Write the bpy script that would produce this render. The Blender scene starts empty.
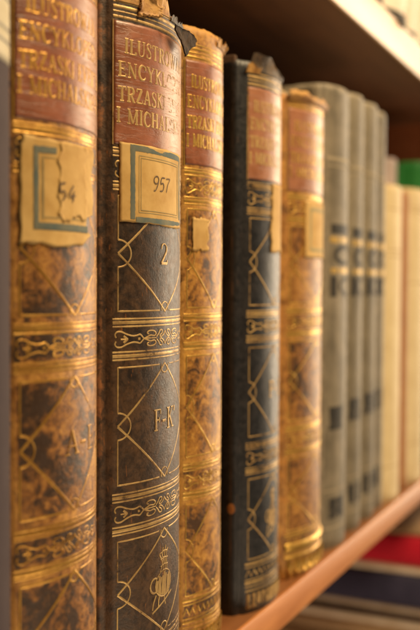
import bpy, bmesh, math, random
from mathutils import Vector, Matrix, noise
random.seed(7)
S = bpy.context.scene
COL = S.collection
rad = math.radians
MM = 0.001
ZS = 0.0              # top of the shelf the row stands on

# ------------------------------------------------------------------ materials
class NT:
    def __init__(self, name):
        self.m = bpy.data.materials.new(name); self.m.use_nodes = True
        self.t = self.m.node_tree; self.t.nodes.clear()
        self.out = self.n('ShaderNodeOutputMaterial')
        self.p = self.n('ShaderNodeBsdfPrincipled')
        self.l(self.p.outputs[0], self.out.inputs[0])
    def n(self, k, **kw):
        x = self.t.nodes.new(k)
        for a, b in kw.items(): setattr(x, a, b)
        return x
    def l(self, a, b): self.t.links.new(a, b)
    def put(self, sock, v):
        if hasattr(v, 'is_linked') or isinstance(v, bpy.types.NodeSocket): self.l(v, sock)
        elif isinstance(v, tuple) and len(v) == 3 and sock.type == 'RGBA': sock.default_value = (*v, 1)
        else: sock.default_value = v
    def obj(self, off=(0, 0, 0), scale=(1, 1, 1)):
        c = self.n('ShaderNodeTexCoord'); m = self.n('ShaderNodeMapping')
        m.inputs['Location'].default_value = off; m.inputs['Scale'].default_value = scale
        self.l(c.outputs['Object'], m.inputs[0]); return m.outputs[0]
    def noise(self, vec, scale, detail=6, rough=.6, dist=0.0):
        x = self.n('ShaderNodeTexNoise'); self.l(vec, x.inputs['Vector'])
        x.inputs['Scale'].default_value = scale; x.inputs['Detail'].default_value = detail
        x.inputs['Roughness'].default_value = rough; x.inputs['Distortion'].default_value = dist
        return x.outputs['Fac']
    def vor(self, vec, scale, feat='F1'):
        x = self.n('ShaderNodeTexVoronoi', feature=feat); self.l(vec, x.inputs['Vector'])
        x.inputs['Scale'].default_value = scale; return x.outputs['Distance']
    def ramp(self, fac, stops, interp='LINEAR'):
        r = self.n('ShaderNodeValToRGB'); self.l(fac, r.inputs[0]); cr = r.color_ramp; cr.interpolation = interp
        while len(cr.elements) < len(stops): cr.elements.new(.5)
        for e, (p, c) in zip(cr.elements, stops):
            e.position = p
            e.color = (c, c, c, 1) if isinstance(c, (int, float)) else (*c, 1)
        return r.outputs[0]
    def mix(self, fac, a, b, blend='MIX'):
        x = self.n('ShaderNodeMix', data_type='RGBA', blend_type=blend)
        self.put(x.inputs[0], fac); self.put(x.inputs[6], a); self.put(x.inputs[7], b)
        return x.outputs[2]
    def math(self, op, a, b=0.0, clamp=False):
        x = self.n('ShaderNodeMath', operation=op, use_clamp=clamp)
        self.put(x.inputs[0], a); self.put(x.inputs[1], b); return x.outputs[0]
    def attr(self, name):
        x = self.n('ShaderNodeAttribute', attribute_name=name); return x.outputs['Fac']
    def bump(self, h, strength=.3, dist=.0003):
        b = self.n('ShaderNodeBump'); self.l(h, b.inputs['Height'])
        b.inputs['Strength'].default_value = strength; b.inputs['Distance'].default_value = dist
        self.l(b.outputs[0], self.p.inputs['Normal'])
    def fin(self, color, rough, spec=.5, metal=0.0, coat=0.0, coat_r=.3):
        self.put(self.p.inputs['Base Color'], color); self.put(self.p.inputs['Roughness'], rough)
        self.p.inputs['Specular IOR Level'].default_value = spec
        self.put(self.p.inputs['Metallic'], metal)
        self.p.inputs['Coat Weight'].default_value = coat; self.p.inputs['Coat Roughness'].default_value = coat_r
        return self.m

def leather(name, off, dark, mid, light, rub, stain_amt=1.0, rough=(.36, .6), rub_amt=1.0, fleck=0.25, coat=.1, bmp=.42):
    """calf leather: mottle driven by noise and by the binder's staining, rubbed pale along hinges and caps"""
    k = NT(name); v = k.obj(off)
    a = k.noise(v, 165, 10, .7, 1.0); b = k.noise(v, 420, 7, .72); c = k.noise(v, 30, 4, .5, .5)
    f = k.math('ADD', k.math('MULTIPLY', a, .62), k.math('MULTIPLY', b, .3))
    f = k.math('ADD', f, k.math('MULTIPLY', c, .26))
    f = k.math('SUBTRACT', f, k.math('MULTIPLY', k.attr('stain'), .2 * stain_amt))
    col = k.ramp(f, [(.415, dark), (.505, mid), (.63, light)])
    r = k.math('MULTIPLY', k.attr('rub'), rub_amt)
    rn = k.noise(v, 160, 8, .7, .6)
    rf = k.ramp(k.math('ADD', r, k.math('MULTIPLY', k.math('SUBTRACT', rn, .5), 1.5)), [(.42, 0.0), (.72, 1.0)])
    col = k.mix(rf, col, rub)
    pit = k.ramp(k.noise(v, 300, 6, .75, .5), [(.34, 1.0), (.43, 0.0)])
    col = k.mix(k.math('MULTIPLY', pit, .75), col, dark)
    fl = k.ramp(k.noise(v, 620, 4, .7), [(.63, 0.0), (.7, 1.0)])
    col = k.mix(k.math('MULTIPLY', fl, fleck), col, light)
    sv = k.obj((off[1], off[0], off[2]), (1, 1, .22))
    sc = k.ramp(k.noise(sv, 700, 3, .6), [(.66, 0.0), (.71, 1.0)])
    col = k.mix(k.math('MULTIPLY', sc, fleck * .8), col, rub)
    h = k.math('ADD', k.noise(v, 900, 5, .7), k.math('MULTIPLY', k.vor(v, 1300), .35))
    h = k.math('ADD', h, k.math('MULTIPLY', a, .9))
    k.bump(h, bmp, .00035)
    rr = k.ramp(b, [(.3, rough[0]), (.7, rough[1])])
    rr = k.mix(rf, rr, (.75, .75, .75))
    return k.fin(col, rr, .5, coat=coat, coat_r=.35)

def gilt(name, off, col, dull, wear=.45, metal=.75, rough=.36):
    k = NT(name); v = k.obj(off)
    n1 = k.noise(v, 260, 7, .7); n2 = k.noise(v, 60, 4, .6)
    f = k.math('ADD', k.math('MULTIPLY', n1, .55), k.math('MULTIPLY', n2, .45))
    f = k.math('ADD', f, k.math('MULTIPLY', k.attr('wear'), .16))
    c = k.mix(k.ramp(f, [(.42, 0.0), (.58, 1.0)]), col, dull)
    k.fin(c, k.ramp(n1, [(.3, rough - .06), (.7, rough + .2)]), .5, metal)
    k.bump(k.noise(v, 800, 4, .6), .25, .0002)
    tr = k.n('ShaderNodeBsdfTransparent'); mx = k.n('ShaderNodeMixShader')
    k.l(k.ramp(f, [(1 - wear, 0.0), (1 - wear + .07, 1.0)]), mx.inputs[0])
    k.l(k.p.outputs[0], mx.inputs[1]); k.l(tr.outputs[0], mx.inputs[2]); k.l(mx.outputs[0], k.out.inputs[0])
    return k.m

def title_leather(name, off, base, dark, pale, pale_amt=.5):
    k = NT(name); v = k.obj(off)
    a = k.noise(v, 120, 8, .65, .4); b = k.noise(v, 40, 4, .5)
    cv = k.obj(off, (.5, .5, 4.5))
    cr = k.noise(cv, 70, 5, .6, 1.2)
    crack = k.ramp(cr, [(.47, 0.0), (.5, 1.0), (.53, 0.0)])
    col = k.mix(k.ramp(a, [(.35, 0.0), (.65, 1.0)]), dark, base)
    w = k.math('ADD', k.attr('wear'), k.math('MULTIPLY', k.math('SUBTRACT', b, .5), 1.1))
    wf = k.ramp(w, [(.3, 0.0), (.95, 1.0)])
    col = k.mix(k.math('MULTIPLY', wf, pale_amt), col, pale)
    col = k.mix(k.math('MULTIPLY', crack, .22), col, dark)
    h = k.math('SUBTRACT', k.math('MULTIPLY', a, .6), k.math('MULTIPLY', crack, .3))
    h = k.math('ADD', h, k.math('MULTIPLY', k.noise(v, 900, 4, .7), .35))
    k.bump(h, .4, .0004)
    return k.fin(col, k.ramp(a, [(.3, .33), (.7, .52)]), .5, coat=.15, coat_r=.3)

def paper(name, off, base, foxed, rough=.75):
    k = NT(name); v = k.obj(off)
    a = k.noise(v, 90, 7, .6); b = k.noise(v, 420, 5, .6)
    col = k.mix(k.ramp(a, [(.4, 0.0), (.72, 1.0)]), base, foxed)
    col = k.mix(k.math('MULTIPLY', k.ramp(b, [(.6, 0.0), (.75, 1.0)]), .35), col, foxed)
    k.bump(k.math('ADD', b, k.math('MULTIPLY', a, .7)), .2, .0003)
    return k.fin(col, rough, .3)

def cloth(name, off, base, alt, rough=.8, weave=1500, wear=None, amt=.4):
    k = NT(name); v = k.obj(off)
    a = k.noise(v, 60, 7, .6); s = k.noise(k.obj(off, (1, 1, .06)), 160, 5, .6)
    col = k.mix(k.ramp(k.math('ADD', k.math('MULTIPLY', a, .6), k.math('MULTIPLY', s, .4)), [(.38, 0.0), (.64, 1.0)]), base, alt)
    if wear:
        r = k.math('ADD', k.attr('rub'), k.math('MULTIPLY', k.math('SUBTRACT', k.noise(v, 190, 8, .7), .5), 1.5))
        col = k.mix(k.math('MULTIPLY', k.ramp(r, [(.45, 0.0), (.8, 1.0)]), amt), col, wear)
        sp = k.ramp(k.noise(v, 420, 3, .6), [(.68, 0.0), (.73, 1.0)])
        col = k.mix(k.math('MULTIPLY', sp, amt * .6), col, wear)
    wv = k.math('ADD', k.noise(k.obj(off, (1, 1, .15)), weave, 2), k.noise(k.obj(off, (.15, .15, 1)), weave, 2))
    k.bump(wv, .35, .0003)
    return k.fin(col, rough, .3)

def wood(name, c1, c2, rough=.42, scale=1.0, coat=.15):
    k = NT(name); v = k.obj((0, 0, 0), (.09, 1, 1))
    a = k.noise(v, 70 * scale, 7, .6, 1.5); b = k.noise(v, 420 * scale, 4, .6)
    col = k.mix(k.ramp(k.math('ADD', k.math('MULTIPLY', a, .75), k.math('MULTIPLY', b, .25)), [(.35, 0.0), (.66, 1.0)]), c1, c2)
    k.bump(b, .12, .0003)
    return k.fin(col, rough, .5, coat=coat, coat_r=.25)

# ------------------------------------------------------------------ objects
def tag(o, label=None, cat=None, group=None, kind=None):
    if label: o['label'] = label
    if cat: o['category'] = cat
    if group: o['group'] = group
    if kind: o['kind'] = kind
    return o
def empty(name, loc, label, cat, group=None):
    o = bpy.data.objects.new(name, None); COL.objects.link(o)
    o.location = loc; o.empty_display_size = .02
    return tag(o, label, cat, group)

class MB:
    """vertices in world space with attributes; build() links ONE mesh object under a parent"""
    def __init__(self): self.v = []; self.f = []; self.mi = []; self.a = {}; self.smooth = True
    def vert(self, p, **kw):
        self.v.append(Vector(p))
        for k, x in kw.items(): self.a.setdefault(k, {})[len(self.v) - 1] = x
        return len(self.v) - 1
    def face(self, idx, m=0): self.f.append(idx); self.mi.append(m)
    def grid(self, P, m=0, close=False):
        """P: rows of vertex indices"""
        for r0, r1 in zip(P, P[1:]):
            n = len(r0)
            for j in range(n if close else n - 1):
                self.face((r0[j], r0[(j + 1) % n], r1[(j + 1) % n], r1[j]), m)
    def box(self, lo, hi, m=0, bev=0.0, seg=2, **kw):
        bm = bmesh.new(); bmesh.ops.create_cube(bm, size=1)
        for v in bm.verts:
            v.co = Vector([lo[i] + (v.co[i] + .5) * (hi[i] - lo[i]) for i in range(3)])
        if bev: bmesh.ops.bevel(bm, geom=bm.edges[:], offset=bev, segments=seg, affect='EDGES', profile=.5)
        base = len(self.v)
        for v in bm.verts: self.vert(v.co, **kw)
        bm.verts.index_update()
        for f in bm.faces: self.face(tuple(base + v.index for v in f.verts), m)
        bm.free()
    def build(self, name, mats, parent=None, label=None, smooth=True):
        me = bpy.data.meshes.new(name)
        off = parent_world(parent) if parent else Vector()
        me.from_pydata([v - off for v in self.v], [], self.f)
        for m in (mats if isinstance(mats, (list, tuple)) else [mats]): me.materials.append(m)
        me.polygons.foreach_set('material_index', self.mi)
        me.polygons.foreach_set('use_smooth', [smooth] * len(self.f))
        for k, d in self.a.items():
            at = me.attributes.new(k, 'FLOAT', 'POINT')
            at.data.foreach_set('value', [d.get(i, 0.0) for i in range(len(self.v))])
        me.update()
        o = bpy.data.objects.new(name, me); COL.objects.link(o)
        if parent: o.parent = parent
        if label: o['label'] = label
        return o
def parent_world(o):
    p = Vector()
    while o: p = p + o.location; o = o.parent
    return p

def nz(x, y=0.0, z=0.0): return noise.noise(Vector((x, y, z)))
def fbm(x, y=0.0, z=0.0): return nz(x, y, z) + .5 * nz(x * 2.1, y * 2.1, z * 2.1) + .25 * nz(x * 4.3, y * 4.3, z * 4.3)
def spl(pts, n=6):
    if len(pts) < 3: return pts
    P = [pts[0]] + list(pts) + [pts[-1]]; out = []
    for i in range(1, len(P) - 2):
        p0, p1, p2, p3 = P[i - 1:i + 3]
        for k in range(n):
            t = k / n
            out.append(tuple(.5 * (2 * b + (c - a) * t + (2 * a - 5 * b + 4 * c - d) * t * t + (3 * b - a - 3 * c + d) * t ** 3)
                             for a, b, c, d in zip(p0, p1, p2, p3)))
    out.append(tuple(pts[-1])); return out
def arc(cx, cy, r, a0, a1, n=14, ry=None):
    ry = ry or r
    return [(cx + r * math.cos(rad(a0 + (a1 - a0) * i / n)), cy + ry * math.sin(rad(a0 + (a1 - a0) * i / n))) for i in range(n + 1)]

HW = 22.5   # half width, in mm, of the spine pattern
class Spine:
    """a rounded spine: u in mm (-HW..HW) across, v in mm up from the shelf, h in mm outwards"""
    def __init__(self, x0, w, y0, H, alpha=36, el=.0045, er=.0045, seed=0, rough=.05, back=.016):
        self.x0, self.w, self.y0, self.H = x0, w, y0, H
        self.al = rad(alpha); self.R = w / 2 / math.sin(self.al); self.xc = x0 + w / 2
        self.el, self.er, self.seed, self.rough, self.back = el, er, seed, rough, back
        self.sx = self.R * 2 * self.al / (2 * HW * MM)      # real mm per pattern mm
    def disp(self, u, v):
        s = self.seed * 13.7
        return self.rough * (fbm(u * .09 + s, v * .05, s) * 1.6 + .5 * nz(u * .35, v * .2 + s, 3.1))
    def P(self, u, v, h=0.0):
        t = max(-1.25, min(1.25, u / HW)) * self.al
        r = self.R + (h + self.disp(u, v)) * MM
        return Vector((self.xc + r * math.sin(t), self.y0 - (r * math.cos(t) - self.R * math.cos(self.al)), ZS + v * MM))

def profile(sp, nu):
    """plan-view outline of the covering: board side, joint, arc, joint, board side. items: (u or None, Vector xy, rub)"""
    L = []
    def side(e, sgn):
        X = sp.x0 if sgn < 0 else sp.x0 + sp.w
        q = [(e, sp.back, .1), (e, sp.back * .6, .16), (e, .0062, .3), (e - .0002, .0046, .55), (e - .0009, .0032, .8), (e * .62, .0026, .85), (e * .4, .0024, .6), (.0009, .0016, .45)]
        return [(None, Vector((X + sgn * a, sp.y0 + b)), r) for a, b, r in q]
    L += side(sp.el, -1)
    for i in range(nu + 1): L.append((-HW + 2 * HW * i / nu, None, 0))
    L += side(sp.er, 1)[::-1]
    return L

def make_spine(sp, mats, parent, stainf=None, topf=None, botf=None, nu=44, dv=1.6, extra=None, name='spine', rub_edge=1.0, capr=2.2):
    mb = MB(); prof = profile(sp, nu); H = sp.H / MM
    nv = int(H / dv); rows = []
    for i in range(nv + 3):
        row = []
        for u, q, r in prof:
            uu = u if u is not None else (-HW - 2 if q.x < sp.xc else HW + 2)
            top = H + (topf(uu) if topf else 0) ; bot = (botf(uu) if botf else 0)
            t = min(1, i / nv); v = bot + (top - bot) * t
            inw = 0.0
            if i > nv: v = top + .25 - .4 * (i - nv - 1); inw = 1.2 * (i - nv)
            elif top - v < capr: inw = .9 * (1 - math.sqrt(max(0, 1 - ((capr - (top - v)) / capr) ** 2)))
            if v - bot < 1.6 and i <= nv: inw = max(inw, .5 * ((1.6 - (v - bot)) / 1.6) ** 2)
            e = max(0, 1 - (top - v) / 7.0) * .75 + max(0, 1 - (v - bot) / 5.0) * .65
            if u is not None:
                p = sp.P(u, v, -inw)
                rb = max(e, max(0, 1 - (HW - abs(u)) / 2.6) * .62 * rub_edge)
                mb_i = mb.vert(p, stain=stainf(u, v) if stainf else .5, rub=rb)
            else:
                s = -1 if q.x < sp.xc else 1
                d = .25 * fbm(q.y * 300 + sp.seed, v * .05) * MM
                p = Vector((q.x + s * d - s * inw * .6 * MM, q.y + d + inw * .7 * MM, ZS + v * MM))
                mb_i = mb.vert(p, stain=.5, rub=max(e, r * rub_edge + .55 * fbm(v * .045 + sp.seed * 3, q.y * 60, sp.seed) * r))
            row.append(mb_i)
        rows.append(row)
    mb.grid(rows, 0)
    if extra: extra(mb)
    return mb.build(name, mats, parent)

def ribbon(mb, sp, pts, w, m=1, h0=.04, hc=.115, wear=0.0, step=.9, cap=True, wf=None):
    """a raised tooled line following the spine surface; pts in pattern mm"""
    P = [pts[0]]
    for a, b in zip(pts, pts[1:]):
        d = math.hypot((b[0] - a[0]) * sp.sx, b[1] - a[1]); n = max(1, int(d / step + .5))
        for k in range(1, n + 1): P.append((a[0] + (b[0] - a[0]) * k / n, a[1] + (b[1] - a[1]) * k / n))
    hc += random.uniform(-.02, .02); rows = []
    N = len(P)
    for i, (u, v) in enumerate(P):
        a = P[max(0, i - 1)]; b = P[min(N - 1, i + 1)]
        tx, ty = (b[0] - a[0]) * sp.sx, b[1] - a[1]; L = math.hypot(tx, ty) or 1
        nx, ny = -ty / L, tx / L
        ww = (wf(i / max(1, N - 1)) if wf else 1) * w * .5 * (1 + .22 * nz(u * 1.3 + sp.seed, v * 1.3, w))
        we = wear(u, v) if callable(wear) else wear
        rows.append([mb.vert(sp.P(u + nx * ww * k / sp.sx, v + ny * ww * k, h), wear=we)
                     for k, h in ((-1, h0), (-.45, hc), (.45, hc + .01), (1, h0))])
    mb.grid(rows, m)

# -- serif capitals drawn as strokes on a 0..1 high body: (thick?, points)
def stem(x, y0=0, y1=1): return [(1, [(x, y0), (x, y1)]), (0, [(x - .13, y0 + .03), (x + .13, y0 + .03)]), (0, [(x - .13, y1 - .03), (x + .13, y1 - .03)])]
def thin(x, y0=0, y1=1): return [(0, [(x, y0), (x, y1)]), (0, [(x - .1, y0 + .03), (x + .1, y0 + .03)]), (0, [(x - .1, y1 - .03), (x + .1, y1 - .03)])]
def foot(x, y=.03): return [(0, [(x - .12, y), (x + .12, y)])]
GL = {
 'I': (.3, stem(.15)),
 'L': (.56, stem(.16) + [(0, [(.16, .03), (.5, .03)]), (1, [(.5, .04), (.52, .24)])]),
 'U': (.7, [(1, [(.15, 1), (.15, .3)]), (0, spl([(.15, .3), (.22, .06), (.38, .02), (.52, .1), (.56, .32)])), (0, [(.56, .3), (.56, 1)])] + foot(.15, .97) + foot(.56, .97)),
 'S': (.52, [(0, spl([(.43, .78), (.36, .95), (.22, .98), (.1, .86), (.1, .7)])), (1, spl([(.1, .72), (.2, .58), (.34, .46), (.43, .3)])), (0, spl([(.43, .3), (.42, .1), (.27, .01), (.12, .06), (.07, .24)])), (0, [(.44, .74), (.44, .98)]), (0, [(.07, .02), (.07, .26)])]),
 'T': (.64, stem(.32)[:2] + [(0, [(.03, .96), (.61, .96)]), (0, [(.04, .97), (.05, .74)]), (0, [(.6, .97), (.59, .74)])]),
 'R': (.66, stem(.15) + [(0, [(.15, .97), (.34, .97)]), (1, spl([(.34, .97), (.5, .86), (.5, .62), (.34, .51)])), (0, [(.15, .51), (.36, .51)]), (1, [(.32, .5), (.55, .04)]), (0, [(.5, .03), (.66, .03)])]),
 'O': (.72, [(1, arc(.36, .5, .29, 100, 260, 14, .48)), (1, arc(.36, .5, .29, -80, 80, 14, .48)), (0, arc(.36, .5, .29, 60, 120, 6, .48)), (0, arc(.36, .5, .29, 240, 300, 6, .48))]),
 'W': (.95, [(1, [(.1, .97), (.3, 0)]), (0, [(.3, 0), (.48, .95)]), (1, [(.46, .95), (.66, 0)]), (0, [(.66, 0), (.86, .97)])] + foot(.1, .97) + foot(.48, .97) + foot(.86, .97)),
 'A': (.7, [(0, [(.1, .02), (.34, 1)]), (1, [(.33, .98), (.58, .02)]), (0, [(.18, .34), (.48, .34)])] + foot(.1) + foot(.58)),
 'N': (.74, thin(.14) + [(1, [(.13, .98), (.58, .02)]), (0, [(.59, 0), (.59, 1)]), (0, [(.49, .97), (.69, .97)])]),
 'E': (.58, stem(.16) + [(0, [(.16, .97), (.5, .97)]), (0, [(.5, .98), (.51, .78)]), (0, [(.16, .52), (.4, .52)]), (0, [(.4, .4), (.4, .64)]), (0, [(.16, .03), (.52, .03)]), (0, [(.52, .02), (.54, .24)])]),
 'F': (.54, stem(.16) + [(0, [(.16, .97), (.5, .97)]), (0, [(.5, .98), (.51, .76)]), (0, [(.16, .5), (.4, .5)]), (0, [(.4, .38), (.4, .62)])]),
 'C': (.64, [(1, arc(.36, .5, .28, 95, 265, 16, .48)), (0, arc(.36, .5, .28, 40, 95, 8, .48)), (0, arc(.36, .5, .28, 265, 325, 8, .48)), (0, [(.58, .98), (.58, .68)])]),
 'Y': (.68, [(1, [(.1, .97), (.34, .46)]), (0, [(.58, .97), (.34, .46)]), (1, [(.34, .48), (.34, 0)])] + foot(.1, .97) + foot(.58, .97) + foot(.34)),
 'K': (.68, stem(.15) + [(0, [(.15, .42), (.55, .97)]), (1, [(.28, .58), (.58, .03)])] + foot(.55, .97) + foot(.6)),
 'P': (.6, stem(.15) + [(0, [(.15, .97), (.33, .97)]), (1, spl([(.33, .97), (.52, .86), (.52, .58), (.33, .46)])), (0, [(.15, .46), (.34, .46)])]),
 'D': (.7, stem(.15) + [(0, [(.15, .97), (.34, .97)]), (1, spl([(.34, .97), (.56, .8), (.6, .5), (.56, .2), (.34, .03)])), (0, [(.15, .03), (.34, .03)])]),
 'Z': (.6, [(0, [(.08, .96), (.52, .96)]), (1, [(.5, .95), (.1, .05)]), (0, [(.08, .04), (.54, .04)]), (0, [(.08, .97), (.08, .76)]), (0, [(.54, .03), (.54, .25)])]),
 'M': (.88, thin(.13) + [(1, [(.13, .98), (.43, .06)]), (0, [(.43, .06), (.72, .98)]), (1, [(.73, 0), (.73, 1)])] + foot(.73) + foot(.74, .97)),
 'H': (.74, stem(.15) + stem(.58) + [(0, [(.15, .5), (.58, .5)])]),
 'G': (.7, [(1, arc(.36, .5, .28, 95, 265, 16, .48)), (0, arc(.36, .5, .28, 40, 95, 8, .48)), (0, arc(.36, .5, .28, 265, 310, 8, .48)), (1, [(.57, .06), (.57, .42)]), (0, [(.45, .42), (.68, .42)])]),
 'V': (.68, [(1, [(.1, .97), (.34, 0)]), (0, [(.34, 0), (.58, .97)])] + foot(.1, .97) + foot(.58, .97)),
 '-': (.4, [(1, [(.06, .42), (.34, .42)])]), "'": (.2, [(1, [(.1, 1), (.06, .75)])]), ' ': (.34, []), ',': (.2, [(1, [(.1, .08), (.05, -.12)])]),
 '2': (.56, [(0, spl([(.08, .72), (.14, .92), (.3, .98), (.46, .86)])), (1, spl([(.46, .88), (.46, .64), (.3, .38), (.08, .06)])), (1, [(.07, .05), (.5, .05)]), (0, [(.5, .04), (.53, .22)])]),
 '4': (.6, [(1, [(.42, 0), (.42, 1)]), (0, [(.42, 1), (.05, .3)]), (0, [(.05, .3), (.58, .3)])] + foot(.42)),
}
def text_width(s): return sum(GL[c][0] for c in s) + .06 * (len(s) - 1)
def text(mb, sp, s, u0, u1, v0, h, m=1, tw=.85, tn=.42, wear=0.0, jit=.0):
    kx = (u1 - u0) / text_width(s); x = u0
    for c in s:
        w, strokes = GL[c]; jy = random.uniform(-jit, jit)
        for th, pts in strokes:
            ribbon(mb, sp, [(x + p[0] * kx, v0 + jy + p[1] * h) for p in pts], tw if th else tn, m, .12, .19, wear)
        x += (w + .06) * kx

# -- tooling patterns, in pattern mm
def band(mb, sp, vc, lo=6.9, hi=6.9, wear=0.0, orn=True, k=1.0):
    for s, d in ((1, hi), (-1, lo)):
        for off, w in ((0, .5), (1.25, 1.05), (2.6, .5)):
            v = vc + s * (d - off)
            ribbon(mb, sp, [(-22.4, v), (22.4, v)], w * k, 1, wear=wear)
    if not orn: return
    for sg in (-1, 1):
        def T(pts): return [(sg * p[0], vc + p[1]) for p in pts]
        for m in (1, -1):
            def Q(pts): return T([(p[0], p[1] * m) for p in pts])
            ribbon(mb, sp, Q(spl([(-21.2, .6), (-21.6, 1.6), (-20.9, 2.5), (-19.4, 2.6), (-17.4, 1.7), (-15.2, 1.1), (-13.6, 1.2), (-12.4, 1.5), (-11.6, .9), (-10.7, 0)])), .5, 1, wear=wear)
            ribbon(mb, sp, Q(spl([(-10.7, 0), (-9.3, .5), (-7.8, 1.0), (-6.0, .8), (-5.2, 1.6), (-6.3, 2.5), (-8.4, 2.6), (-9.4, 1.9), (-8.6, 1.5)])), .5, 1, wear=wear)
            ribbon(mb, sp, Q(spl([(-4.9, .4), (-3.8, 1.4), (-2.9, 2.6), (-1.7, 2.5), (-1.9, 1.6), (-3.2, .7), (-2.2, .3), (-.8, 1.2), (0, 2.3)])), .5, 1, wear=wear)
            ribbon(mb, sp, Q([(-18.6, 1.2), (-17.2, 0)]), .75, 1, wear=wear)
        ribbon(mb, sp, T([(-19.6, 0), (-17.0, 0)]), .45, 1, wear=wear)
        ribbon(mb, sp, T([(-13.2, 0), (-12.3, 0)]), .8, 1, wear=wear)
        ribbon(mb, sp, T([(-10.7, 0), (-4.9, 0)]), .4, 1, wear=wear)

def panel(mb, sp, vb, vt, vc=None, wear=0.0, k=1.0):
    vc = vc or (vb + vt) / 2; E = 20.6; r = 4.6
    for s in (-1, 1):
        ribbon(mb, sp, [(s * E, vc + r), (s * E, vt), (s * 3.2, vt)], .52 * k, 1, wear=wear)
        ribbon(mb, sp, [(s * E, vc - r), (s * E, vb), (s * 3.2, vb)], .52 * k, 1, wear=wear)
        ribbon(mb, sp, [(s * (E - (p[0])), vc + p[1]) for p in arc(0, 0, r, -90, 90, 16)], .52 * k, 1, wear=wear)
        for q, vv in ((1, vt), (-1, vb)):
            ribbon(mb, sp, [(s * E, vc), (s * 1.0, vv - q * .6), (0, vv + q * .4)], .72 * k, 1, wear=wear)
    for q, vv in ((1, vt), (-1, vb)):
        ribbon(mb, sp, arc(0, vv - q * .9, 2.1, 30, 30 - q * 240 if q > 0 else 30 - 60 + 240 + 0, 16) if q > 0 else arc(0, vv + .9, 2.1, -30, 210, 16), .5 * k, 1, wear=wear)

def tail(mb, sp, wear=0.0, flutes=True, k=1.0):
    for v, w in ((22.6, 1.0), (21.0, .5), (15.4, .5), (14.0, 1.0), (12.2, .5)):
        ribbon(mb, sp, [(-22.4, v), (22.4, v)], w * k, 1, wear=wear)
    z = [(-22 + i * 1.9, 19.8 if i % 2 else 16.7) for i in range(24)]
    ribbon(mb, sp, z, .5 * k, 1, wear=wear)
    if flutes:
        ribbon(mb, sp, [(-22, 10.4), (22, 10.4)], .6 * k, 1, wear=wear)
        for i in range(12):
            u = -20.2 + i * 3.68
            ribbon(mb, sp, [(u, 9.2), (u, 3.0)], 2.5, 1, .02, .75, wear, wf=lambda t: .75 + .25 * math.sin(math.pi * t))
            ribbon(mb, sp, arc(u, 3.6, 1.5, 180, 360, 8), .5, 1, wear=wear)

def emblem(mb, sp, v0, wear=0.0, s=1.0):
    def T(pts): return [(p[0] * s, v0 + p[1] * s) for p in pts]
    for i in range(9):
        a = -4.2 + i * 1.05
        hh = 4.2 * math.sqrt(max(.05, 1 - (a / 4.9) ** 2))
        ribbon(mb, sp, T([(a, 9.6 - hh), (a + .3 * math.sin(i * 2.3), 9.6), (a + .35, 9.6 + hh * (.8 + .2 * math.sin(i * 1.9)))]), 1.15, 1, wear=wear)
    ribbon(mb, sp, T(arc(0, 9.6, 4.9, 0, 360, 26, 4.7)), .5, 1, wear=wear)
    ribbon(mb, sp, T(arc(-5.4, 10, 2.1, 60, 300, 12, 2.6)), .7, 1, wear=wear)
    for a in (-2.6, -1.0, .6, 2.0):
        ribbon(mb, sp, T(spl([(a, 13.6), (a * .6 + .5, 17), (a * .9 - .3, 20), (a * 1.1 + .5, 23.5 - abs(a))])), .62, 1, wear=wear)
    for a in (15.8, 18.2, 20.6): ribbon(mb, sp, T([(-2.2, a), (0, a + .6), (2.4, a + .1)]), .5, 1, wear=wear)
    for a, b in ((-4.6, -6.4), (-2.4, -3.2), (.4, 1.0), (3.4, 3.0)): ribbon(mb, sp, T(spl([(a, 6.4), ((a + b) / 2 - .4, 4), (b, 1.6 if b < 2 else 4.5)])), .7, 1, wear=wear)
    ribbon(mb, sp, T([(-6.6, .4), (5.4, 5.2)]), .7, 1, wear=wear)

def sheet(mb, sp, L, Rr, B, T, m=0, h=.25, ns=22, nt=26, edge=.25, seed=0, curl=0.0, wear=None, th=.22):
    """a sheet glued round the spine with ragged edges; L,Rr functions of t in 0..1, B,T functions of s"""
    rows = []; low = []
    for j in range(nt + 1):
        t = j / nt; row = []; rl = []
        for i in range(ns + 1):
            s = i / ns
            u = L(t) + (Rr(t) - L(t)) * s; v = B(s) + (T(s) - B(s)) * t
            if i in (0, ns): u += edge * fbm(t * 9 + seed, i, 2.2)
            if j in (0, nt): v += edge * fbm(s * 9 + seed, j, 5.2)
            cu = curl * max(0, (abs(s - .5) * 2) ** 8 + (abs(t - .5) * 2) ** 10) * (.5 + nz(s * 3 + seed, t * 3, 1))
            w = wear(u, v) if wear else 0.0
            hh = h + cu + .05 * nz(u * .4 + seed, v * .4)
            row.append(mb.vert(sp.P(u, v, hh), wear=w)); rl.append((u, v))
        rows.append(row); low.append(rl)
    mb.grid(rows, m)
    ring = [(j, 0) for j in range(nt + 1)] + [(nt, i) for i in range(1, ns + 1)] + [(j, ns) for j in range(nt - 1, -1, -1)] + [(0, i) for i in range(ns - 1, 0, -1)]
    a = [rows[j][i] for j, i in ring]; b = [mb.vert(sp.P(*low[j][i], -.05), wear=0.3) for j, i in ring]
    mb.grid([a, b], m, close=True)

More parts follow.
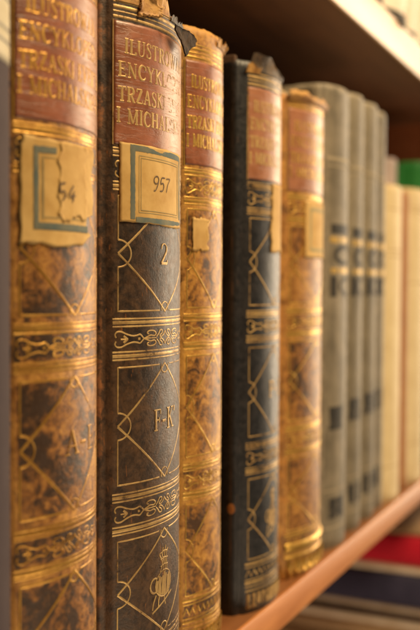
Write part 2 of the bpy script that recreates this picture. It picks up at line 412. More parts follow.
def torn_cap(sp, parent, mat, u0, u1, v0, hf, cf, name='torn_headcap', n=46, nt=7, th=.7, rub=.6, rag=.22):
    """ragged leather strip at the head of a spine: hf(s) height, cf(s,t) outward curl in mm"""
    mb = MB(); F = []; Bk = []
    for j in range(nt + 1):
        t = j / nt; r1 = []; r2 = []
        for i in range(n + 1):
            s = i / n; u = u0 + (u1 - u0) * s
            hh = hf(s) * (1 + rag * fbm(s * 11 + sp.seed, 1.7)); c = cf(s, t) + .35 * t * fbm(s * 10, t * 2 + sp.seed)
            v = v0 + hh * t
            r1.append(mb.vert(sp.P(u, v, .15 + c), rub=rub * (.5 + t * .6), stain=.5))
            r2.append(mb.vert(sp.P(u, v - .2, .15 + c - th * (1 - .55 * t)), rub=.9, stain=.3))
        F.append(r1); Bk.append(r2)
    mb.grid(F); mb.grid([r[::-1] for r in Bk])
    mb.grid([Bk[-1], F[-1]]); mb.grid([[r[0] for r in Bk], [r[0] for r in F]]); mb.grid([[r[-1] for r in F], [r[-1] for r in Bk]])
    return mb.build(name, mat, parent)

def leaf(name, outline, yf, th, mat, parent, rub=.2):
    """a bent scrap of leather: outline in world x,z; yf(x,z) its depth"""
    bm = bmesh.new(); vs = [bm.verts.new((x, 0, z)) for x, z in outline]
    bm.faces.new(vs); bmesh.ops.triangulate(bm, faces=bm.faces[:])
    for _ in range(3): bmesh.ops.subdivide_edges(bm, edges=bm.edges[:], cuts=1, use_grid_fill=True)
    mb = MB(); bm.verts.index_update()
    off = [yf(v.co.x, v.co.z) + .0005 * fbm(v.co.x * 300, v.co.z * 300) for v in bm.verts]
    jx = [(.0002 * fbm(v.co.x * 500, v.co.z * 500, 4), .0002 * fbm(v.co.x * 500, v.co.z * 500, 9)) for v in bm.verts]
    A = [mb.vert((v.co.x + j[0], o, v.co.z + j[1]), rub=rub, stain=.8) for v, o, j in zip(bm.verts, off, jx)]
    B = [mb.vert((v.co.x + j[0], o + th, v.co.z + j[1]), rub=.5, stain=.8) for v, o, j in zip(bm.verts, off, jx)]
    for f in bm.faces:
        ix = [v.index for v in f.verts]; mb.face(tuple(A[i] for i in ix)); mb.face(tuple(B[i] for i in ix[::-1]))
    for e in bm.edges:
        if e.is_boundary:
            i, j = e.verts[0].index, e.verts[1].index; mb.face((A[i], A[j], B[j], B[i]))
    bm.free(); return mb.build(name, mat, parent)

def boards_pages(sp, parent, bmat, pmat, depth=.175, sq=.0, extra_left=None, mats_left=None):
    x0 = sp.x0 - sp.el; x1 = sp.x0 + sp.w + sp.er; y0 = sp.y0
    for k, (a, b) in enumerate(((x0 + .00015, x0 + .0030), (x1 - .0030, x1 - .00015))):
        mb = MB()
        mb.box((a, y0 + .0042, ZS), (b, y0 + depth, ZS + sp.H - sq), 0, .0009, 2)
        for i, v in enumerate(mb.v):
            z = (v.z - ZS) / sp.H
            mb.a.setdefault('rub', {})[i] = .75 if (z < .02 or z > .98) else .15
        if k == 0 and extra_left: extra_left(mb)
        mb.build('cover_board', mats_left if (k == 0 and mats_left) else bmat, parent)
    mb = MB(); mb.box((x0 + .0031, y0 + .004, ZS + .003), (x1 - .0031, y0 + depth - .004, ZS + sp.H - .004), 0, .0005, 1)
    mb.build('page_block', pmat, parent, smooth=False)

# ------------------------------------------------------------------ materials of the volumes
M = {}
M['pages'] = paper('old_pages', (1, 2, 3), (.5, .36, .19), (.3, .19, .08))
M['label'] = paper('label_paper', (4, 1, 0), (.58, .38, .14), (.42, .24, .065))
M['label_pale'] = paper('label_residue', (2, 1, 6), (.56, .36, .13), (.42, .24, .07))
M['blue'] = paper('label_blue_ink', (6, 1, 0), (.085, .115, .112), (.2, .185, .12))
M['inkline'] = paper('label_thin_rule', (6, 4, 0), (.3, .25, .13), (.42, .3, .12))
M['ink'] = paper('handwriting_ink', (6, 4, 3), (.07, .045, .035), (.2, .13, .07))
M['blue_faded'] = paper('label_faded_ink', (6, 9, 3), (.3, .26, .14), (.4, .3, .13))
TAN = dict(dark=(.04, .017, .006), mid=(.25, .097, .016), light=(.54, .265, .048), rub=(.46, .21, .04))
M['tan_a'] = leather('mottled_tan_leather', (0, 0, 0), **TAN)
M['tan_b'] = leather('mottled_amber_leather', (3, 5, 1), (.06, .026, .008), (.3, .125, .02), (.56, .285, .048), (.52, .25, .042), .7)
M['tan_c'] = leather('mottled_brown_leather', (7, 2, 4), (.05, .022, .008), (.23, .092, .017), (.47, .23, .048), (.45, .19, .033), .5)
M['brown'] = leather('dark_brown_leather', (1, 8, 2), (.014, .0072, .0038), (.035, .017, .0075), (.085, .041, .016), (.26, .09, .018), .4, (.38, .58), .54, .75, .05, .3)
M['navy'] = leather('black_leather', (5, 8, 7), (.0045, .0045, .006), (.007, .0072, .0095), (.022, .02, .022), (.07, .028, .01), .3, (.32, .52), .3, .25, .1)
M['rust'] = leather('raw_torn_leather', (2, 2, 7), (.1, .035, .008), (.3, .13, .025), (.5, .27, .07), (.55, .3, .08), .2, (.55, .8), .8)
M['greyleather'] = leather('dull_torn_leather', (9, 2, 7), (.016, .01, .006), (.045, .027, .014), (.11, .07, .036), (.2, .11, .045), .2, (.5, .8), .6)
M['blackscrap'] = leather('charred_scrap_leather', (9, 4, 7), (.006, .0035, .0025), (.014, .008, .005), (.05, .026, .013), (.09, .04, .015), .2, (.9, .98), .5, .25, 0)
M['gilt_a'] = gilt('gilt_tooling_warm', (0, 3, 0), (.74, .42, .095), (.42, .21, .04), .35, .72, .36)
M['gilt_b'] = gilt('gilt_tooling_pale', (0, 5, 0), (.6, .4, .155), (.36, .22, .085), .42, .5, .43)
M['gilt_c'] = gilt('gilt_tooling_bright', (0, 7, 0), (.8, .5, .12), (.46, .25, .05), .35, .75, .34)
M['red_a'] = title_leather('red_title_leather', (0, 0, 1), (.31, .095, .042), (.17, .05, .022), (.55, .31, .18))
M['red_b'] = title_leather('worn_red_title_leather', (0, 4, 1), (.31, .1, .047), (.18, .058, .026), (.56, .32, .19), .7)
M['red_c'] = title_leather('pale_red_title_leather', (4, 4, 1), (.36, .15, .075), (.26, .1, .048), (.58, .36, .22), .9)
M['cloth_dark'] = cloth('dark_board_cloth', (1, 1, 1), (.012, .0105, .009), (.024, .02, .016), .72, 1500, (.22, .085, .025), .8)
M['cloth_black'] = cloth('black_board_cloth', (2, 1, 1), (.0055, .005, .0048), (.0105, .0095, .0085), .8, 1500, (.13, .06, .025), .55)
M['spot'] = paper('rubbed_spot', (3, 3, 1), (.48, .2, .06), (.3, .11, .03))

GRP = 'gilt leather encyclopedia volumes in a row'
def stain_enc(strength=1.0):
    P = ((138.3, 177.8), (80.3, 120.0), (24.4, 60.9))
    def f(u, v):
        for a, b in P:
            if a < v < b and abs(u) < 20.6:
                c = (a + b) / 2; d = abs(u) / 20.6 + abs(v - c) / ((b - a) / 2) + .22 * fbm(u * .16 + strength, v * .13, 2)
                q = 1.0 if v > c else .72 + .4 * nz(u * .1 + 5, v * .1)
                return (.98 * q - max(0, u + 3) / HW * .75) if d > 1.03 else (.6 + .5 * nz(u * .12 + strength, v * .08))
        for c in (129.4, 70.2, 186.4, 18.2):
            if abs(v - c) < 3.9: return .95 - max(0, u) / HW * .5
        return .25 + .25 * nz(u * .1, v * .06)
    return f
def rub_sheen(u, v): return .22 + max(0, u + 7) / HW * 1.15  # title panel paler to the right: rubbing plus sheen put into the colour
LINES = [('ILUSTROWANA', 224.8, -18.6), ('ENCYKLOPEDIA', 217.0, -20.9), ('TRZASKI EVERTA', 209.0, -20.9), ('I MICHALSKIEGO', 201.8, -21.3)]

def encyclopedia(label, x0, w, y0, mats, el, er, seed, letters=None, numeral=None, has_emblem=True, letter_u=(-6.5, 8), gk=1.0,
                 topf=None, botf=None, board='cloth_dark', extra_left=None, wear=.15, flutes=True, depth=.175, alpha=31, tail_roll=False, fade=.35):
    H = .249
    root = empty('encyclopedia_volume', (x0 + w / 2, y0, ZS), label, 'book', GRP)
    sp = Spine(x0, w, y0, H, alpha, el, er, seed)
    leath, gl, red = mats
    def tooling(mb):
        def we(u, v): return wear + .5 * fbm(u * .06 + seed, v * .05) + max(0, u) / HW * fade
        for vc in (129.4, 70.2): band(mb, sp, vc, wear=we, k=gk)
        band(mb, sp, 186.4, wear=we, k=gk)
        for vb, vt in ((138.9, 177.6), (80.1, 119.9), (24.6, 60.9)): panel(mb, sp, vb, vt, wear=we, k=gk)
        tail(mb, sp, we, flutes, gk)
        for v, q in ((236.7, .9), (238.4, .5), (240.0, 1.0), (241.6, .5)): ribbon(mb, sp, [(-22.4, v), (22.4, v)], q * gk, 1, wear=we)
        ribbon(mb, sp, [(-22.4, 194.4), (-22.4, 235.6)], .5, 1, wear=we); ribbon(mb, sp, [(22.2, 194.4), (22.2, 235.6)], .5, 1, wear=we)
        if tail_roll:
            for v, w, hh in ((16.4, 3.6, 1.3), (11.0, 1.4, .6)): ribbon(mb, sp, [(-22.4, v), (22.4, v)], w, 1, .0, hh, -.2)
            for i in range(9): ribbon(mb, sp, [(-20 + i * 5, 8.6), (-20 + i * 5, 3.2)], 4.0, 1, .0, 1.7, -.2, .5, wf=lambda t: .45 + .55 * math.sin(math.pi * min(1, .12 + t * .8)))
        if letters: text(mb, sp, letters, letter_u[0], letter_u[1], 96.6, 7.6, 1, 1.0, .5, (lambda a, b: wear * 3.2 + .5 * max(0, a) / 10) if fade > 1 else wear * .6)
        if numeral: text(mb, sp, numeral, -3.0, 1.6, 155.0, 7.4, 1, .9, .55, wear)
        if has_emblem: emblem(mb, sp, 32.0, wear * .7)
    make_spine(sp, [M[leath], M[gl]], root, stain_enc(), topf, botf, extra=tooling)
    mb = MB()
    sheet(mb, sp, lambda t: -22.2, lambda t: 22.2, lambda s: 194.8, lambda s: 235.4, 0, .1, 40, 44, .22, seed, 0, rub_sheen)
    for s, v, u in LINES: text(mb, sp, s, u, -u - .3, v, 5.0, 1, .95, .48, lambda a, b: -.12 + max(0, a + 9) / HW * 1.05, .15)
    mb.build('title_panel', [M[red], M[gl]], root)
    boards_pages(sp, root, M[board], M['pages'], depth, 0, extra_left, None)
    return root, sp

# volume A
topA = lambda u: .8 * fbm(u * .2, 3) - .3
rA, spA = encyclopedia('mottled tan encyclopedia volume with torn blue-edged paper label, lettered A, next to purple spine',
    .2156, .0437, .0, ('tan_a', 'gilt_a', 'red_a'), .0042, .005, 1, 'A-E', None, False, (-4.5, 14), 1.25, topA, fade=1.3)
mb = MB()
sheet(mb, spA, lambda t: -20.6 + (.8 if t > .93 else 0), lambda t: 11.5 + 2.6 * fbm(t * 5, 8) - (4.2 if .12 < t < .3 else 0) - (7.5 * (1 - t / .14) if t < .14 else 0),
      lambda s: 159.2 + .5 * math.sin(s * 9), lambda s: 190.2 - .6 * math.sin(s * 3), 0, .3, 34, 34, .6, 4, .3)
def strip(mb, sp, pts, w, m, h=.42): ribbon(mb, sp, pts, w, m, h, h + .03, 0, .8)
strip(mb, spA, [(-15.6, 164.6), (-15.6, 186.2)], 1.7, 1)
strip(mb, spA, [(-16.4, 186.4), (-8.4, 186.6)], 1.9, 1)
strip(mb, spA, [(-16.4, 164.6), (7.4, 164.6)], 2.0, 1)
for a, b in (([(-13.6, 166.6), (-13.6, 184.6)], 2), ([(-13.6, 184.4), (-8.4, 184.5)], 2), ([(-13.6, 167.2), (5, 167.2)], 2), ([(-13.1, 166.6), (-13.1, 184)], 2)): strip(mb, spA, a, .28, b)
sheet(mb, spA, lambda t: -7.4 + 1.6 * fbm(t * 6, 4), lambda t: 6 + 3 * fbm(t * 5, 7), lambda s: 167.5 + 3 * fbm(s * 4, 6), lambda s: 189.6, 4, .4, 20, 26, .7, 44, .3)
for q in ([(-5.0, 177.6), (-7.0, 177.2), (-7.2, 175.0), (-5.6, 175.2), (-5.0, 173.8), (-6.4, 172.6)], [(-1.4, 177.2), (-3.4, 174.2), (-.4, 174.2)], [(-1.2, 175.6), (-1.6, 172.4)]):
    strip(mb, spA, spl(q), .55, 3, .78)
mb.build('paper_label', [M['label'], M['blue'], M['inkline'], M['ink'], M['label_pale']], rA, 'torn paper label with blue border and faded figures')

# volume B
def topB(u):
    return (-.6 + .9 * fbm(u * .25, 6)) - (4.6 * min(1, max(0, (u - 1) / 3)) if u > 1 else 0) + (1.0 if u < -14 else 0)
rB, spB = encyclopedia('dark brown encyclopedia volume with 957 shelf label, lettered F-K',
    .2690, .0490, .0, ('brown', 'gilt_b', 'red_b'), .0043, .003, 2, "F-K'", '2', True, (-6.2, 8.4), 1.0, topB, wear=.0)
mb = MB()
sheet(mb, spB, lambda t: -20.2, lambda t: 13.2 + .5 * fbm(t * 4, 2), lambda s: 168.9 + .3 * math.sin(s * 7) - .6 * s, lambda s: 195.4 - .3 * s, 0, .34, 34, 34, .28, 9, .25)
strip(mb, spB, [(-15.6, 170.0), (-15.6, 194.2)], 2.0, 1)
strip(mb, spB, [(-16.6, 194.0), (12.6, 193.6)], 2.0, 1)
strip(mb, spB, [(11.6, 194), (11.8, 171.5)], 1.8, 1)
strip(mb, spB, [(-14.4, 169.9), (12.6, 169.6)], 1.9, 1)
for o_ in (0, .8):
    strip(mb, spB, [(-13.2 + o_, 172.4 + o_), (-13.2 + o_, 191.6 - o_), (9.8 - o_, 191.2 - o_), (9.8 - o_, 172.2 + o_), (-13.2 + o_, 172.4 + o_)], .24, 2)
for q in (arc(-7.1, 184.3, 1.35, 20, 380, 16, 1.5), [(-5.75, 184.6), (-5.9, 182.6), (-6.9, 180.2), (-8.0, 180.0)],
          [(-1.9, 185.6), (-4.0, 185.4), (-4.2, 183.1), (-2.9, 183.4), (-2.1, 182.2), (-2.6, 180.4), (-4.3, 180.1)],
          [(-.9, 185.4), (1.9, 185.5), (.6, 183), (.1, 180.0)]):
    strip(mb, spB, [(p[0] * .86 + .4 + (p[1] - 183) * .12, 183 + (p[1] - 183) * .86) for p in spl(q)], .4, 3, .5)
mb.build('paper_label', [M['label'], M['blue'], M['inkline'], M['ink']], rB, 'cream paper label with blue border reading 957')
torn_cap(spB, rB, M['rust'], -21.5, 2, 241.8, lambda s: 5.6 + 1.2 * math.sin(s * 17) + .8 * math.sin(s * 47), lambda s, t: .15 + .9 * t * t * math.sin(s * 9 + 1), n=80, nt=6, th=.4)
torn_cap(spB, rB, M['greyleather'], 3, 21, 241.2, lambda s: 1.8 + .5 * math.sin(s * 13) + .4 * math.sin(s * 37), lambda s, t: .3 + .5 * t, n=70, nt=4, rag=.2, th=.35)
mb = MB(); sheet(mb, spB, lambda t: -13.5 + .8 * t, lambda t: -4.5 + t, lambda s: 238.6 + 1.8 * s, lambda s: 245.0 + 1.5 * math.sin(5 * s), 0, .5, 14, 14, 1.1, 17, 1.6); mb.build('torn_flap', M['rust'], rB)
leaf('torn_flap', [(.2935, .2388), (.3004, .2390), (.3060, .2394), (.3105, .2392), (.3140, .2380), (.3132, .2358), (.3090, .2342), (.3058, .2322), (.3026, .2296), (.3008, .2312), (.2998, .2340), (.2960, .2362)],
     lambda x, z: -.0098 + (x - .300) * .09 - .12 * abs(z - .236), .0006, M['blackscrap'], rB, .1)

# volume C
topC = lambda u: -.4 + .8 * fbm(u * .22, 2) - (2.5 if u > 16 else 0)
rC, spC = encyclopedia('slim amber tan encyclopedia volume with scrap of cream label, between dark brown and black volumes',
    .3272, .0349, .003, ('tan_b', 'gilt_c', 'red_b'), .0042, .004, 3, None, None, False, gk=1.0, topf=topC, wear=.1)
mb = MB()
sheet(mb, spC, lambda t: -17.6, lambda t: -6.5 + 1.5 * fbm(t * 6, 1), lambda s: 161.5 + 1.2 * fbm(s * 4, 2), lambda s: 174.0, 0, .3, 14, 16, .9, 14, .4)
mb.build('paper_label', [M['label_pale']], rC, 'scrap of torn cream label')
torn_cap(spC, rC, M['rust'], 2, 22.2, 244.0, lambda s: 2.6 + 1.0 * math.sin(s * 15) + .6 * math.sin(s * 43), lambda s, t: .3 + 1.3 * t * (.4 + s), n=80, nt=6, th=.4, rag=.15)

# volume D
topD = lambda u: -2.4 + 1.2 * fbm(u * .22, 5)
def spotD(mb):
    x = .3836 - .0046; c = (x, .0052, .0485)
    for rr, hh in ((.0019, .0),):
        base = mb.vert((x - .00085, c[1], c[2]), rub=0)
        ring = [mb.vert((x - .00025, c[1] + rr * (1 + .2 * nz(i * .9)) * math.cos(i * math.pi / 8), c[2] + 1.25 * rr * (1 + .25 * nz(i * .7, 3)) * math.sin(i * math.pi / 8)), rub=0) for i in range(16)]
        for i in range(16): mb.face((base, ring[i], ring[(i + 1) % 16]), 1)
rD, spD = encyclopedia('black encyclopedia volume with pale pink title panel and curled torn head, lettered P',
    .3836, .0392, .0005, ('navy', 'gilt_b', 'red_c'), .0046, .005, 4, 'P-S', None, True, (-5.5, 11), .95, topD, board='cloth_black', wear=.06)
mb = MB()
sheet(mb, spD, lambda t: -4.0 + 2.5 * fbm(t * 5, 3), lambda t: 22 + .3 * fbm(t * 6, 1), lambda s: 163 + 2 * fbm(s * 4, 2), lambda s: 194.0, 0, .34, 20, 24, .7, 24, .3)
mb.build('paper_label', [M['label_pale']], rD, 'torn strip of faded label')
mb = MB(); spotD(mb); mb.mi = [0] * len(mb.f); mb.build('worn_spot', M['spot'], rD)
torn_cap(spD, rD, M['greyleather'], -21, 17, 242.5, lambda s: 1.8 + 5.4 / (1 + math.exp((s - .5) * 14)) + .35 * math.sin(s * 23), lambda s, t: .2 + 3.4 * max(0, t - .35) ** 1.5 * (1.15 - s) * (1 + .5 * math.sin(s * 9)), n=90, nt=12, rub=.75, rag=.06, th=.45)
torn_cap(spD, rD, M['rust'], -23.5, -15, 241.6, lambda s: 3.2 + 1.0 * math.sin(s * 6), lambda s, t: .3 + 1.2 * t, nt=6, n=20, rag=.15)

# volume E
topE = lambda u: -7.0 + 1.0 * fbm(u * .22, 9)
rE, spE = encyclopedia('tan encyclopedia volume with bright gilt tail and pale label, beside the grey cloth books',
    .4372, .0508, .002, ('tan_c', 'gilt_c', 'red_c'), .0075, .003, 5, None, None, False, gk=1.15, tail_roll=True, topf=topE, wear=.05)
mb = MB()
sheet(mb, spE, lambda t: -11.5, lambda t: 14 + .6 * fbm(t * 5), lambda s: 162.0, lambda s: 190.5 + .5 * math.sin(4 * s), 0, .34, 24, 24, .4, 31, .4)
strip(mb, spE, [(-7.2, 165.8), (-7.2, 186.5), (12, 186.5)], 1.8, 1); strip(mb, spE, [(-7.2, 166), (12, 166)], 1.8, 1)
mb.build('paper_label', [M['label'], M['blue_faded']], rE, 'pale paper label with faded border')
torn_cap(spE, rE, M['rust'], -22.4, 22.4, 239.4, lambda s: 4.6 + .8 * math.sin(s * 11) + .5 * math.sin(s * 33), lambda s, t: 2.7 * math.sin(t * 2.8) * (.7 + .3 * math.sin(s * 7 + 1)), nt=10, rag=.12)
torn_cap(spE, rE, M['rust'], 14, 25.5, 239.8, lambda s: 4.0, lambda s, t: .8 + 2.6 * t, nt=6, n=20, rag=.2)

# ------------------------------------------------------------------ plain standing books
def plain_book(name, label, cat, x0, w, y0, H, smat, bmat, group=None, alpha=30, el=.003, er=.003, seed=0, depth=.15, extra=None, mats=None, topf=None, z=None, back=.016, rough=.04, stain=None):
    global ZS
    old = ZS
    if z is not None: ZS = z
    root = empty(name, (x0 + w / 2, y0, ZS), label, cat, group)
    sp = Spine(x0, w, y0, H, alpha, el, er, seed, rough, back)
    make_spine(sp, [smat] + (mats or []), root, stain, topf, None, 26, 2.4, (lambda mb: extra(mb, sp)) if extra else None)
    boards_pages(sp, root, bmat, M['pages'], depth)
    ZS = old
    return root, sp

# purple spine at the near end of the row
M['purple'] = cloth('purple_grey_cloth', (4, 4, 4), (.042, .028, .034), (.06, .042, .047), .8)
M['palelabel'] = paper('pale_spine_label', (4, 7, 4), (.55, .5, .38), (.42, .36, .24))
M['greyink'] = paper('grey_spine_print', (4, 7, 9), (.2, .19, .18), (.28, .26, .22))
rP, spP = plain_book('standing_book', 'purple grey cloth book with pale head label, nearest in the row', 'book', .1700, .0395, -.0035, .262, M['purple'], M['purple'], None, 30, .003, .0025, 21)
mb = MB()
sheet(mb, spP, lambda t: -22, lambda t: 22.4, lambda s: 207, lambda s: 254, 0, .12, 20, 20, .1, 3)
for v in (212.5, 216, 224, 231, 234): ribbon(mb, spP, [(-21, v), (21.8, v)], .9, 1, .16, .22)
mb.build('spine_label', [M['palelabel'], M['greyink']], rP)

# four grey cloth books
M['grey'] = cloth('grey_beige_cloth', (5, 1, 3), (.115, .097, .07), (.26, .218, .158), .58, 1200, (.4, .34, .25), .6)  # lighter alt streaks put the vertical spine highlights into the cloth colour
M['blackpatch'] = paper('black_stamped_ink', (5, 5, 3), (.022, .02, .018), (.05, .043, .036), .6)
M['goldpatch'] = gilt('gold_stamped_foil', (3, 3, 3), (.7, .45, .12), (.45, .3, .1), .3, .4, .45)
def greytool(k):
    def f(mb, sp):
        R = lambda a, b, w, m, h=.1: ribbon(mb, sp, [a, b], w, m, h, h + .06)
        R((-17, 179.4), (15, 179.4), 5.6, 1)
        for a, b in ((-18, -9), (-7, 2), (4, 16)): R((a, 173.4), (b, 173.4), 3.4, 2)
        text(mb, sp, 'O', -15, 13, 160.2, 9.6, 1, 3.0, 2.0)
        for a, b in ((-17, -10), (-8, 6), (8, 15)): R((a, 156.2), (b, 156.2), 3.0, 2)
        R((-14, 141.6), (-14, 153), 6, 1); text(mb, sp, 'C', -10, 14, 142.6, 9.6, 1, 2.6, 1.8)
        R((-9.5, 67.0), (-9.5, 80), 13, 1)
        R((-8, 17), (-8, 28.5), 15, 1)
        R((-22, 33), (22, 33), 1.0, 3); R((-22, 218), (22, 218), 2.2, 3, .2); R((-22, 214), (22, 214), .8, 3); R((-22, 12), (22, 12), 1.2, 3)
    return f
M['grey2'] = cloth('grey_olive_cloth', (5, 9, 3), (.125, .104, .072), (.245, .206, .146), .58, 1200, (.38, .325, .235), .65)  # alt streaks painted as spine highlights here too
M['greypale'] = cloth('rubbed_pale_cloth', (5, 1, 9), (.33, .275, .19), (.25, .205, .14), .66, 1200)
gx = [(.4958, .0375, .002, .2585, 'thick grey cloth book with black spine blocks, right after the tan volumes', 34),
      (.5410, .0256, .002, .2620, 'thinner grey cloth book, second of the four grey books from the tan volumes', 32),
      (.5722, .0260, .002, .2622, 'grey cloth book, third of the four grey books from the tan volumes', 32),
      (.6038, .0155, .002, .2615, 'narrowest grey cloth book touching the cream book', 32)]
for i, (x, w, y, h, lab, al) in enumerate(gx):
    plain_book('cloth_book', lab, 'book', x, w, y, h, M['grey' if i % 3 == 0 else 'grey2'], M['grey'], 'grey cloth books with black stamped blocks', al, .0028, .0025, 30 + i, extra=greytool(i),
               mats=[M['blackpatch'], M['goldpatch'], M['greypale']])

# cream books, then the lavender and green ones behind them
M['cream'] = cloth('cream_spine_paper', (6, 1, 3), (.68, .52, .28), (.6, .43, .2), .55, 900)
M['orangecloth'] = cloth('orange_tan_boards', (6, 6, 3), (.36, .15, .035), (.28, .1, .02), .6, 900)
M['lavender'] = cloth('lavender_paper', (6, 2, 3), (.5, .4, .38), (.44, .35, .33), .6, 900)
M['green'] = cloth('green_cover', (6, 2, 8), (.012, .12, .02), (.016, .14, .026), .5, 900)
def creamtool(k):
    def f(mb, sp):
        for v in ((206, 203.5, 150, 30) if k else (200, 172, 168, 24)): ribbon(mb, sp, [(-22, v), (22, v)], .8, 1, wear=.1)
    return f
M['creamink'] = paper('faded_brown_print', (6, 5, 5), (.4, .27, .13), (.52, .37, .18))
M['cream'] = cloth('yellowed_spine_paper', (6, 1, 3), (.58, .45, .25), (.72, .59, .36), .6, 900, (.42, .28, .12), .6)
plain_book('cream_book', 'cream book touching the narrowest grey book, its spine nearly plain', 'book', .6250, .0363, .002, .2165, M['cream'], M['cream'], 'cream books at the far end', 32, .003, .003, 41, extra=creamtool(0), mats=[M['creamink']])
plain_book('cloth_book', 'slim orange tan book squeezed between the two cream books', 'book', .6672, .0165, .002, .2150, M['orangecloth'], M['orangecloth'], None, 40, .002, .002, 47)
plain_book('cream_book', 'cream book right of the slim orange one, far right end of row', 'book', .6905, .0430, .002, .2200, M['cream'], M['cream'], 'cream books at the far end', 32, .003, .003, 42, extra=creamtool(1), mats=[M['creamink']])
plain_book('lavender_book', 'tall lavender grey book set back behind the cream books', 'book', .7420, .018, .0300, .2500, M['lavender'], M['lavender'], None, 28, .003, .003, 43, .13)
plain_book('green_book', 'tall green covered book standing behind the cream books', 'book', .7750, .036, .012, .2500, M['green'], M['green'], None, 28, .003, .003, 44, .17)

# books on the shelf above
M['ivory'] = cloth('ivory_cloth', (7, 1, 3), (.72, .66, .56), (.62, .55, .45), .55, 900, (.35, .22, .12), .3)
M['tailband'] = leather('orange_tail_leather', (7, 7, 3), (.2, .06, .015), (.36, .13, .03), (.5, .22, .06), (.5, .22, .06), .2)
M['tailshade'] = cloth('painted_tail_shade', (7, 1, 8), (.04, .035, .03), (.07, .06, .05), .7)  # dark colour painted as the shade line above the upper shelf edge
ZU = .3222
ups = [(.522, .031, .001, 'ivory book on upper shelf, leftmost of those in view', .22), (.5605, .0350, .001, 'ivory book on upper shelf between leftmost and orange patched ones', .23),
       (.6035, .0470, .001, 'wide ivory book on upper shelf with orange patch at its tail', .225), (.6590, .0290, .001, 'narrow ivory book on upper shelf right of the patched one', .22),
       (.6960, .0300, .001, 'ivory book on upper shelf at the right edge', .225)]
for i, (x, w, y, lab, h) in enumerate(ups):
    r, sp = plain_book('ivory_book', lab, 'book', x, w, y, h, M['ivory'], M['ivory'], 'ivory books on the upper shelf', 44, .0025, .0025, 50 + i, z=ZU)
    ZS_, ZS = ZS, ZU
    mb = MB(); sheet(mb, sp, lambda t: -22.3, lambda t: 22.3, lambda s: .4, lambda s: 6.5 + .8 * math.sin(s * 5 + i), 0, .12, 20, 8, .3, 3 + i); mb.build('tail_shade', M['tailshade'], r)  # dark strip standing in for the shade at the tail
    ZS = ZS_
    if i == 2:
        ZS_, ZS = ZS, ZU
        mb = MB(); sheet(mb, sp, lambda t: 2, lambda t: 20, lambda s: 4.5, lambda s: 11.5, 0, .3, 16, 8, .5, 3); mb.build('tail_patch', M['tailband'], r); ZS = ZS_

# books lying flat on the shelf below, spines towards the near end
def lying_book(label, x0, z0, t, y0, L, W, smat, bmat, pmat, rounded=.004, group='books lying flat on the lower shelf', band_mat=None):
    root = empty('lying_book', (x0, y0 + L / 2, z0), label, 'book', group)
    mb = MB(); rows = []
    for i in range(13):
        a = -math.pi / 2 + math.pi * i / 12
        rows.append([mb.vert((x0 - rounded * math.cos(a), y, z0 + t / 2 + (t / 2) * math.sin(a)), rub=.1, stain=.5) for y in [y0 + L * j / 40 for j in range(41)]])
    rows.insert(0, [mb.vert((x0 + .012, y0 + L * j / 40, z0), rub=.1) for j in range(41)])
    rows.append([mb.vert((x0 + .012, y0 + L * j / 40, z0 + t), rub=.1) for j in range(41)])
    mb.grid(rows)
    if band_mat:
        for yy in (.03, .036, .15):
            q = []
            for i in range(13):
                a = -math.pi / 2 + math.pi * i / 12
                q.append([mb.vert((x0 - (rounded + .0002) * math.cos(a), y0 + yy + d, z0 + t / 2 + (t / 2 + .0002) * math.sin(a))) for d in (0, .0025)])
            mb.grid(q, 1)
    mb.build('spine', [smat] + ([band_mat] if band_mat else []), root)
    for a, b in ((z0 + .0001, z0 + .0026), (z0 + t - .0026, z0 + t - .0001)):
        mb = MB(); mb.box((x0 + .0025, y0 + .0005, a), (x0 + W, y0 + L - .0005, b), 0, .0006, 1); mb.build('cover_board', bmat, root)
    mb = MB(); mb.box((x0 + .001, y0 + .003, z0 + .0027), (x0 + W - .004, y0 + L - .003, z0 + t - .0027)); mb.build('page_block', pmat, root, smooth=False)
    return root
M['red'] = cloth('red_cloth', (8, 1, 3), (.56, .014, .036), (.46, .011, .028), .5, 900)
M['navycloth'] = cloth('navy_cloth', (8, 2, 3), (.03, .029, .06), (.045, .042, .08), .6, 900)
M['whitep'] = paper('white_pages', (8, 3, 3), (.72, .6, .46), (.6, .47, .33))
M['darkp'] = cloth('dark_brown_cloth', (8, 3, 7), (.06, .04, .03), (.09, .06, .045), .6)
M['tanp'] = cloth('tan_cloth', (8, 9, 7), (.3, .19, .1), (.38, .25, .14), .6)
XB = .75
stack = [('tan cloth flat book third below the navy one', .0125, 'tanp', 'tanp'),
         ('second pale booklet below the navy book, over the tan one', .0075, 'whitep', 'whitep'),
         ('thin dark brown booklet between two pale ones under the navy book', .0042, 'darkp', 'darkp'),
         ('white paper covered flat booklet directly under the navy book', .0065, 'whitep', 'whitep'),
         ('navy blue cloth book lying flat under white booklet', .0265, 'navycloth', 'navycloth'),
         ('thin white booklet lying flat between red and navy books', .0085, 'whitep', 'whitep'),
         ('crimson red cloth book lying flat above the navy one', .0235, 'red', 'red'),
         ('thin tan booklet lying on top of the crimson book', .0055, 'tanp', 'tanp')]
z = -.0536 + .0055
zs = []
for lab, t, a, b in stack[::-1]:
    z -= t; zs.append((lab, z, t, a, b))
for k, (lab, zz, t, a, b) in enumerate(zs):
    dx = [0, -.002, .001, -.001, .002, -.002, .001, .003][k]
    lying_book(lab, XB + dx, zz, t, -.004 + [.004, 0, .003, -.002, .001, .004, -.001, .002][k], [.2, .215, .2, .22, .21, .2, .205, .21][k], .118, M[a], M[b], M['whitep'], min(.004, t * .4), band_mat=None)
zlow = zs[-1][1]
zfl = -.334
n_more = 8; th = (zlow - zfl) / n_more
mats_low = ['tanp', 'whitep', 'navycloth', 'darkp', 'red', 'tanp', 'darkp', 'navycloth']
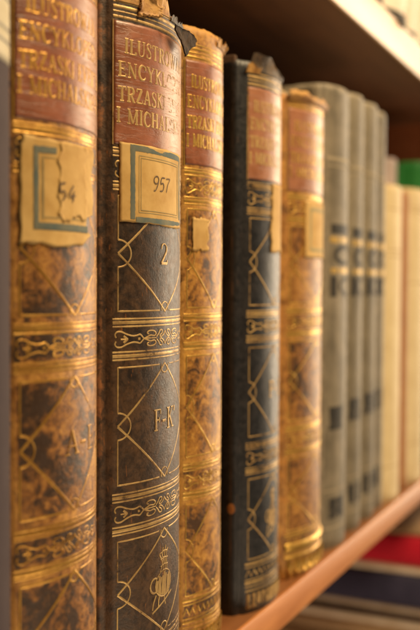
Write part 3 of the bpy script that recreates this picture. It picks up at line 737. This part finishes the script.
names_low = ['tan flat book lying over a pale flat book, mid stack', 'pale flat book mid stack under a tan flat book', 'navy flat book low in the stack under pale book', 'dark brown flat book in the lower half of the stack',
             'red flat book near the bottom of the stack', 'tan flat book third from the bottom of the stack', 'dark brown flat book second from the bottom of stack', 'navy flat book at the very bottom of the stack']
for k in range(n_more):
    lying_book(names_low[k], XB + random.uniform(-.003, .003), zlow - th * (k + 1), th - .0002, random.uniform(-.004, .002), .205 + random.uniform(0, .01), .118, M[mats_low[k]], M[mats_low[k]], M['whitep'], .004)

# ------------------------------------------------------------------ bookcase
M['wood'] = wood('orange_brown_wood', (.2, .075, .024), (.27, .11, .038))
M['wood_shade'] = wood('shaded_brown_wood', (.085, .034, .014), (.13, .054, .022), .5)  # darker copy of the shelf wood, underside shade put into its colour
M['edge'] = wood('pale_wood_edge', (.43, .155, .042), (.6, .245, .08), .5)
M['edge_top'] = wood('upper_wood_edge', (.6, .37, .19), (.7, .47, .27), .4)  # paler colour than the lower edge strips
M['woodback'] = wood('red_brown_back_panel', (.26, .07, .022), (.34, .1, .034), .5)
bc = empty('bookcase', (.5, .1, -.356), 'orange brown wooden bookcase with shade-darkened underside and pale shelf edges', 'bookcase')
YF = -.0060; YBK = .262; XA, XE = -.25, .884
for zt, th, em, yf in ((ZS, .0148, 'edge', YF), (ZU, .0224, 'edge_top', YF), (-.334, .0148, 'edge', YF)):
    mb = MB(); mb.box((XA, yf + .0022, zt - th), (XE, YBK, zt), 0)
    s = mb.build('shelf_board', M['wood_shade' if zt > .3 else 'wood'], bc, smooth=False)
    mb = MB(); mb.box((XA, yf, zt - th - .0002), (XE, yf + .0021, zt + .0002), 0, .0003, 2)
    mb.build('edge_strip', M[em], s)
mb = MB(); mb.box((XA, YBK + .0005, -.36), (XE + .02, YBK + .008, .66)); mb.build('back_panel', M['woodback'], bc, smooth=False)
mb = MB(); mb.box((XE + .0005, YF + .001, -.36), (XE + .02, YBK, .66)); mb.build('side_panel', M['woodback'], bc, smooth=False)

# ------------------------------------------------------------------ light
W = bpy.data.worlds.new('World'); S.world = W; W.use_nodes = True
bg = W.node_tree.nodes['Background']; bg.inputs[0].default_value = (1, .72, .45, 1); bg.inputs[1].default_value = .022
def area(name, loc, target, size, energy, color, sy=None):
    l = bpy.data.lights.new(name, 'AREA'); l.energy = energy; l.color = color; l.size = size
    if sy: l.shape = 'RECTANGLE'; l.size_y = sy
    o = bpy.data.objects.new(name, l); COL.objects.link(o); o.location = loc
    o.rotation_euler = (Vector(target) - Vector(loc)).to_track_quat('-Z', 'Y').to_euler()
    return o
area('ceiling_lamp', (.40, -.38, .72), (.40, 0, .14), .25, 8.6, (1, .75, .43))
area('window_light', (2.3, -.62, .35), (.3, 0, .14), .9, 31, (1, .8, .56), 1.3)
area('stack_fill', (.36, -.48, -.5), (.75, 0.03, -.08), .5, 4.2, (1, .76, .5))  # unseen fill added low in front to brighten the flat stack

# ------------------------------------------------------------------ camera
f = 940.0
pitch, roll = rad(1.85), rad(.3)
th = math.atan((657 - 210) / f * math.cos(pitch))
F = Vector((math.cos(th) * math.cos(pitch), math.sin(th) * math.cos(pitch), -math.sin(pitch)))
R0 = Vector((math.sin(th), -math.cos(th), 0)); U0 = R0.cross(F)
R = math.cos(roll) * R0 + math.sin(roll) * U0; U = -math.sin(roll) * R0 + math.cos(roll) * U0
cam = bpy.data.cameras.new('Camera'); co = bpy.data.objects.new('Camera', cam); COL.objects.link(co)
mat = Matrix((R, U, -F)).transposed().to_4x4(); mat.translation = (0, -.164, .148); co.matrix_world = mat
cam.sensor_fit = 'VERTICAL'; cam.sensor_height = 36; cam.lens = f / 630 * 36
cam.clip_start = .01; cam.clip_end = 50
cam.dof.use_dof = True; cam.dof.focus_distance = .332; cam.dof.aperture_fstop = 8.6; cam.dof.aperture_blades = 0
S.camera = co
S.view_settings.view_transform = 'Standard'; S.view_settings.look = 'None'; S.view_settings.exposure = -0.06; S.view_settings.gamma = 1
